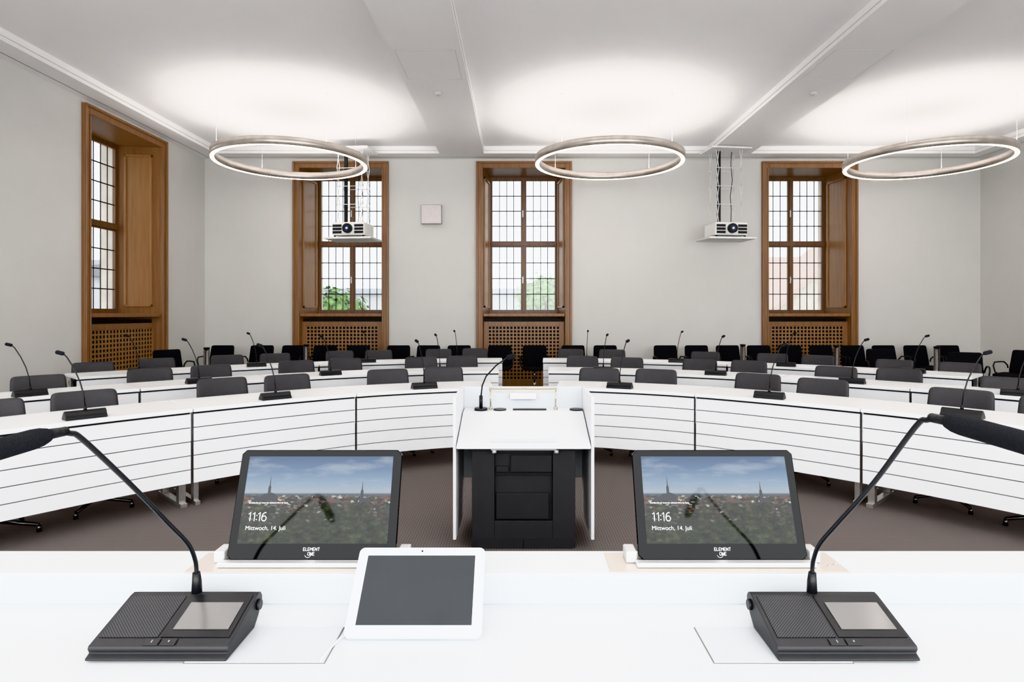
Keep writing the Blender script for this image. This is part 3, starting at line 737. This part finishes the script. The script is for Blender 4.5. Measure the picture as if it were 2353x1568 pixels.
def make_console(X, zhead, label):
    c = empty('microphone_console', (X, 1.147, LZ+.0032), 0, label, 'microphone', 'presiding desk consoles')
    W = .131
    b = MB(); b.prism_x([(-.004, 0), (-.006, .004), (.006, .010), (.002, .018), (.004, .024), (.132, .062), (.142, .063), (.152, .059), (.158, .05), (.157, .04), (.14, .018), (.118, 0)], -W, W); b.obj('body', m_blackm, c, bevel=.005, seg=4)
    sl = math.atan2(.038, .128)
    def plate(name, x0, x1, l0, l1, mat, th=.0012, lift=.0005, bev=0):
        b = MB(); b.box((x0, l0, lift), (x1, l1, lift+th)); return b.obj(name, mat, c, loc=(0, .004, .024), rot=(sl, 0, 0), bevel=bev)
    plate('speaker_grille', -.122, -.012, .02, .128, m_grille)
    plate('display_bezel', -.006, .124, .02, .13, m_blackp)
    plate('touch_display', .008, .114, .038, .108, m_touch, .0012, .002)
    plate('talk_button', -.03, -.0015, .0, .016, m_blackm, .002, .001, .0006); plate('talk_button', .0015, .03, .0, .016, m_blackm, .002, .001, .0006)
    plate('button_icon', -.0163, -.0147, .005, .011, m_icon, .0004, .0032); plate('button_icon', .015, .0172, .0065, .0105, m_icon, .0004, .0032)
    for sx in (-1, 1):
        b = MB(); b.tube([(sx*W, .135, .04), (sx*(W+.006), .135, .04)], [.011, .01], 20); b.obj('volume_knob', m_blackp, c)
    b = MB(); b.tube([(0, .143, .058), (0, .143, .085), (0, .141, .104)], [.0105, .0095, .0075], 16)
    zh = zhead-LZ
    pts = [(0, .142, .1), (0, .137, .13), (0, .11, .174), (0, .04, .24), (0, -.081, .351), (0, -.193, zh-.022), (0, -.221, zh-.006), (0, -.251, zh)]
    P = [Vector(p) for p in pts]; sm = []
    for i in range(len(P)-1):
        p0, p1, p2, p3 = P[max(i-1, 0)], P[i], P[i+1], P[min(i+2, len(P)-1)]
        for k in range(6):
            t = k/6; sm.append(.5*((2*p1)+(p2-p0)*t+(2*p0-5*p1+4*p2-p3)*t*t+(-p0+3*p1-3*p2+p3)*t**3))
    sm.append(P[-1]); b.tube(sm, .0042, 12); b.tube([P[-1]+Vector((0, .02, -.001)), P[-1]+Vector((0, -.015, 0))], .007, 12); b.obj('gooseneck', m_blackp, c)
    b = MB(); capsule(b, (0, -.256, zh), (0, -.45, zh-.004), .0143, n=24); b.obj('foam_windscreen', m_foam, c)
make_console(-.672, 1.274, 'black discussion console with touch display and foam gooseneck microphone')
make_console(.612, 1.294, 'black discussion console with touch display and foam gooseneck microphone')

# ------------------------------------------------------------------ exterior
b = MB(); b.box((-90, 14.5, -8.2), (90, 120, -8)); tag(b.obj('ground', m_ground), 'paved ground outside the building', kind='structure')
def building(X0, X1, Y0, Y1, z, roofz, wallm, roofm, label, gable=False):
    e = empty('building', ((X0+X1)/2, (Y0+Y1)/2, -8), 0, label, 'building')
    w, d = (X1-X0)/2, (Y1-Y0)/2
    b = MB(); b.box((-w, -d, 0), (w, d, z+8))
    if gable: b.prism_y([(-w, z+8), (w, z+8), (0, roofz+7.8)], -d, -d+.3)
    b.obj('facade', wallm, e)
    b = MB()
    if gable:
        for q in (-1, 1):
            b.add([(q*(w+.4), -d-.3, z+7.8), (0, -d-.3, roofz+8), (0, d, roofz+8), (q*(w+.4), d, z+7.8), (q*(w+.4), -d-.3, z+7.55), (0, -d-.3, roofz+7.75), (0, d, roofz+7.75), (q*(w+.4), d, z+7.55)], [(0,1,2,3),(4,5,6,7),(0,1,5,4),(1,2,6,5),(2,3,7,6),(3,0,4,7)])
    else: b.prism_x([(-d-.4, z+8), (d+.4, z+8), (0, roofz+8)], -w-.3, w+.3)
    b.obj('roof', roofm, e)
    b = MB(); k = int(2*w/2.2)
    for i in range(k):
        for zz in (2, 5, 7.4):
            if zz+1.6 < z+8: x = -w+1.1+i*2.2; b.box((x-.5, -d-.02, zz), (x+.5, -d+.02, zz+1.5))
    b.obj('facade_windows', m_roofd, e)
building(-16, 6, 36, 44, 2.6, 3.1, m_bwhite, m_roofd, 'long light grey building with a low roof')
building(8, 24, 40, 50, 2.4, 5.6, m_stone, m_tile, 'stone building with a red tiled roof')
building(12.2, 24, 29, 33, 1.9, 7.2, m_stone, m_tile, 'gabled sandstone building with tiled roof', True)
building(-34, -22, 28, 44, 3.4, 4.6, m_bwhite, m_roofd, 'pale office building with rows of windows')
def tree(X, Y, z, r, label):
    e = empty('tree', (X, Y, -8), 0, label, 'tree')
    b = MB(); b.tube([(0, 0, 0), (.1, 0, 4), (0, .1, z+8-r)], [.25, .2, .1], 8); b.obj('trunk', m_bark, e)
    b = MB()
    for i in range(1600):
        v = Vector((random.gauss(0, 1), random.gauss(0, 1), random.gauss(0, 1))).normalized()*r*random.uniform(.55, 1)*random.uniform(.8, 1.05)
        p = v+Vector((0, 0, z+8-r)); s = .07+random.random()*.07
        a = Vector((random.gauss(0, 1), random.gauss(0, 1), random.gauss(0, 1))).normalized(); c = v.normalized().cross(a).normalized(); a = (c.cross(v.normalized())+a*.5).normalized()
        b.add([p-a*s-c*s*.6, p+a*s-c*s*.6, p+a*s+c*s*.6, p-a*s+c*s*.6], [(0,1,2,3)])
    b.obj('crown', m_leaf, e)
tree(-6.5, 22, 2.5, 1.3, 'leafy green tree outside the window'); tree(1.4, 33, 3.8, 1.7, 'leafy green tree beside a pale building')

# ------------------------------------------------------------------ world, light, camera
w = bpy.data.worlds.new('sky'); S.world = w; w.use_nodes = True
bg = w.node_tree.nodes['Background']; bg.inputs[0].default_value = (.96, .98, 1, 1); bg.inputs[1].default_value = 1.35
la = bpy.data.lights.new('front_fill', 'AREA'); la.shape = 'RECTANGLE'; la.size = 14; la.size_y = 3.8; la.energy = 420; la.color = (.98, .99, 1)  # added fill light behind the camera, makes up for the weaker sky
lo = bpy.data.objects.new('front_fill', la); COL.objects.link(lo); lo.location = (1.4, -3.1, 2.2); lo.rotation_euler = (math.radians(100), 0, 0)
S.view_settings.view_transform = 'Khronos PBR Neutral'; S.view_settings.look = 'None'; S.view_settings.exposure = .72
cam = bpy.data.cameras.new('camera'); co = bpy.data.objects.new('camera', cam); COL.objects.link(co)
cam.sensor_width = 36; cam.lens = 1420/2353*36; cam.shift_x = -15.5/2353; cam.shift_y = -62/2353
cam.clip_start = .02; cam.clip_end = 300
co.location = (0, 0, 1.45); co.rotation_euler = (math.pi/2, 0, 0)
S.camera = co
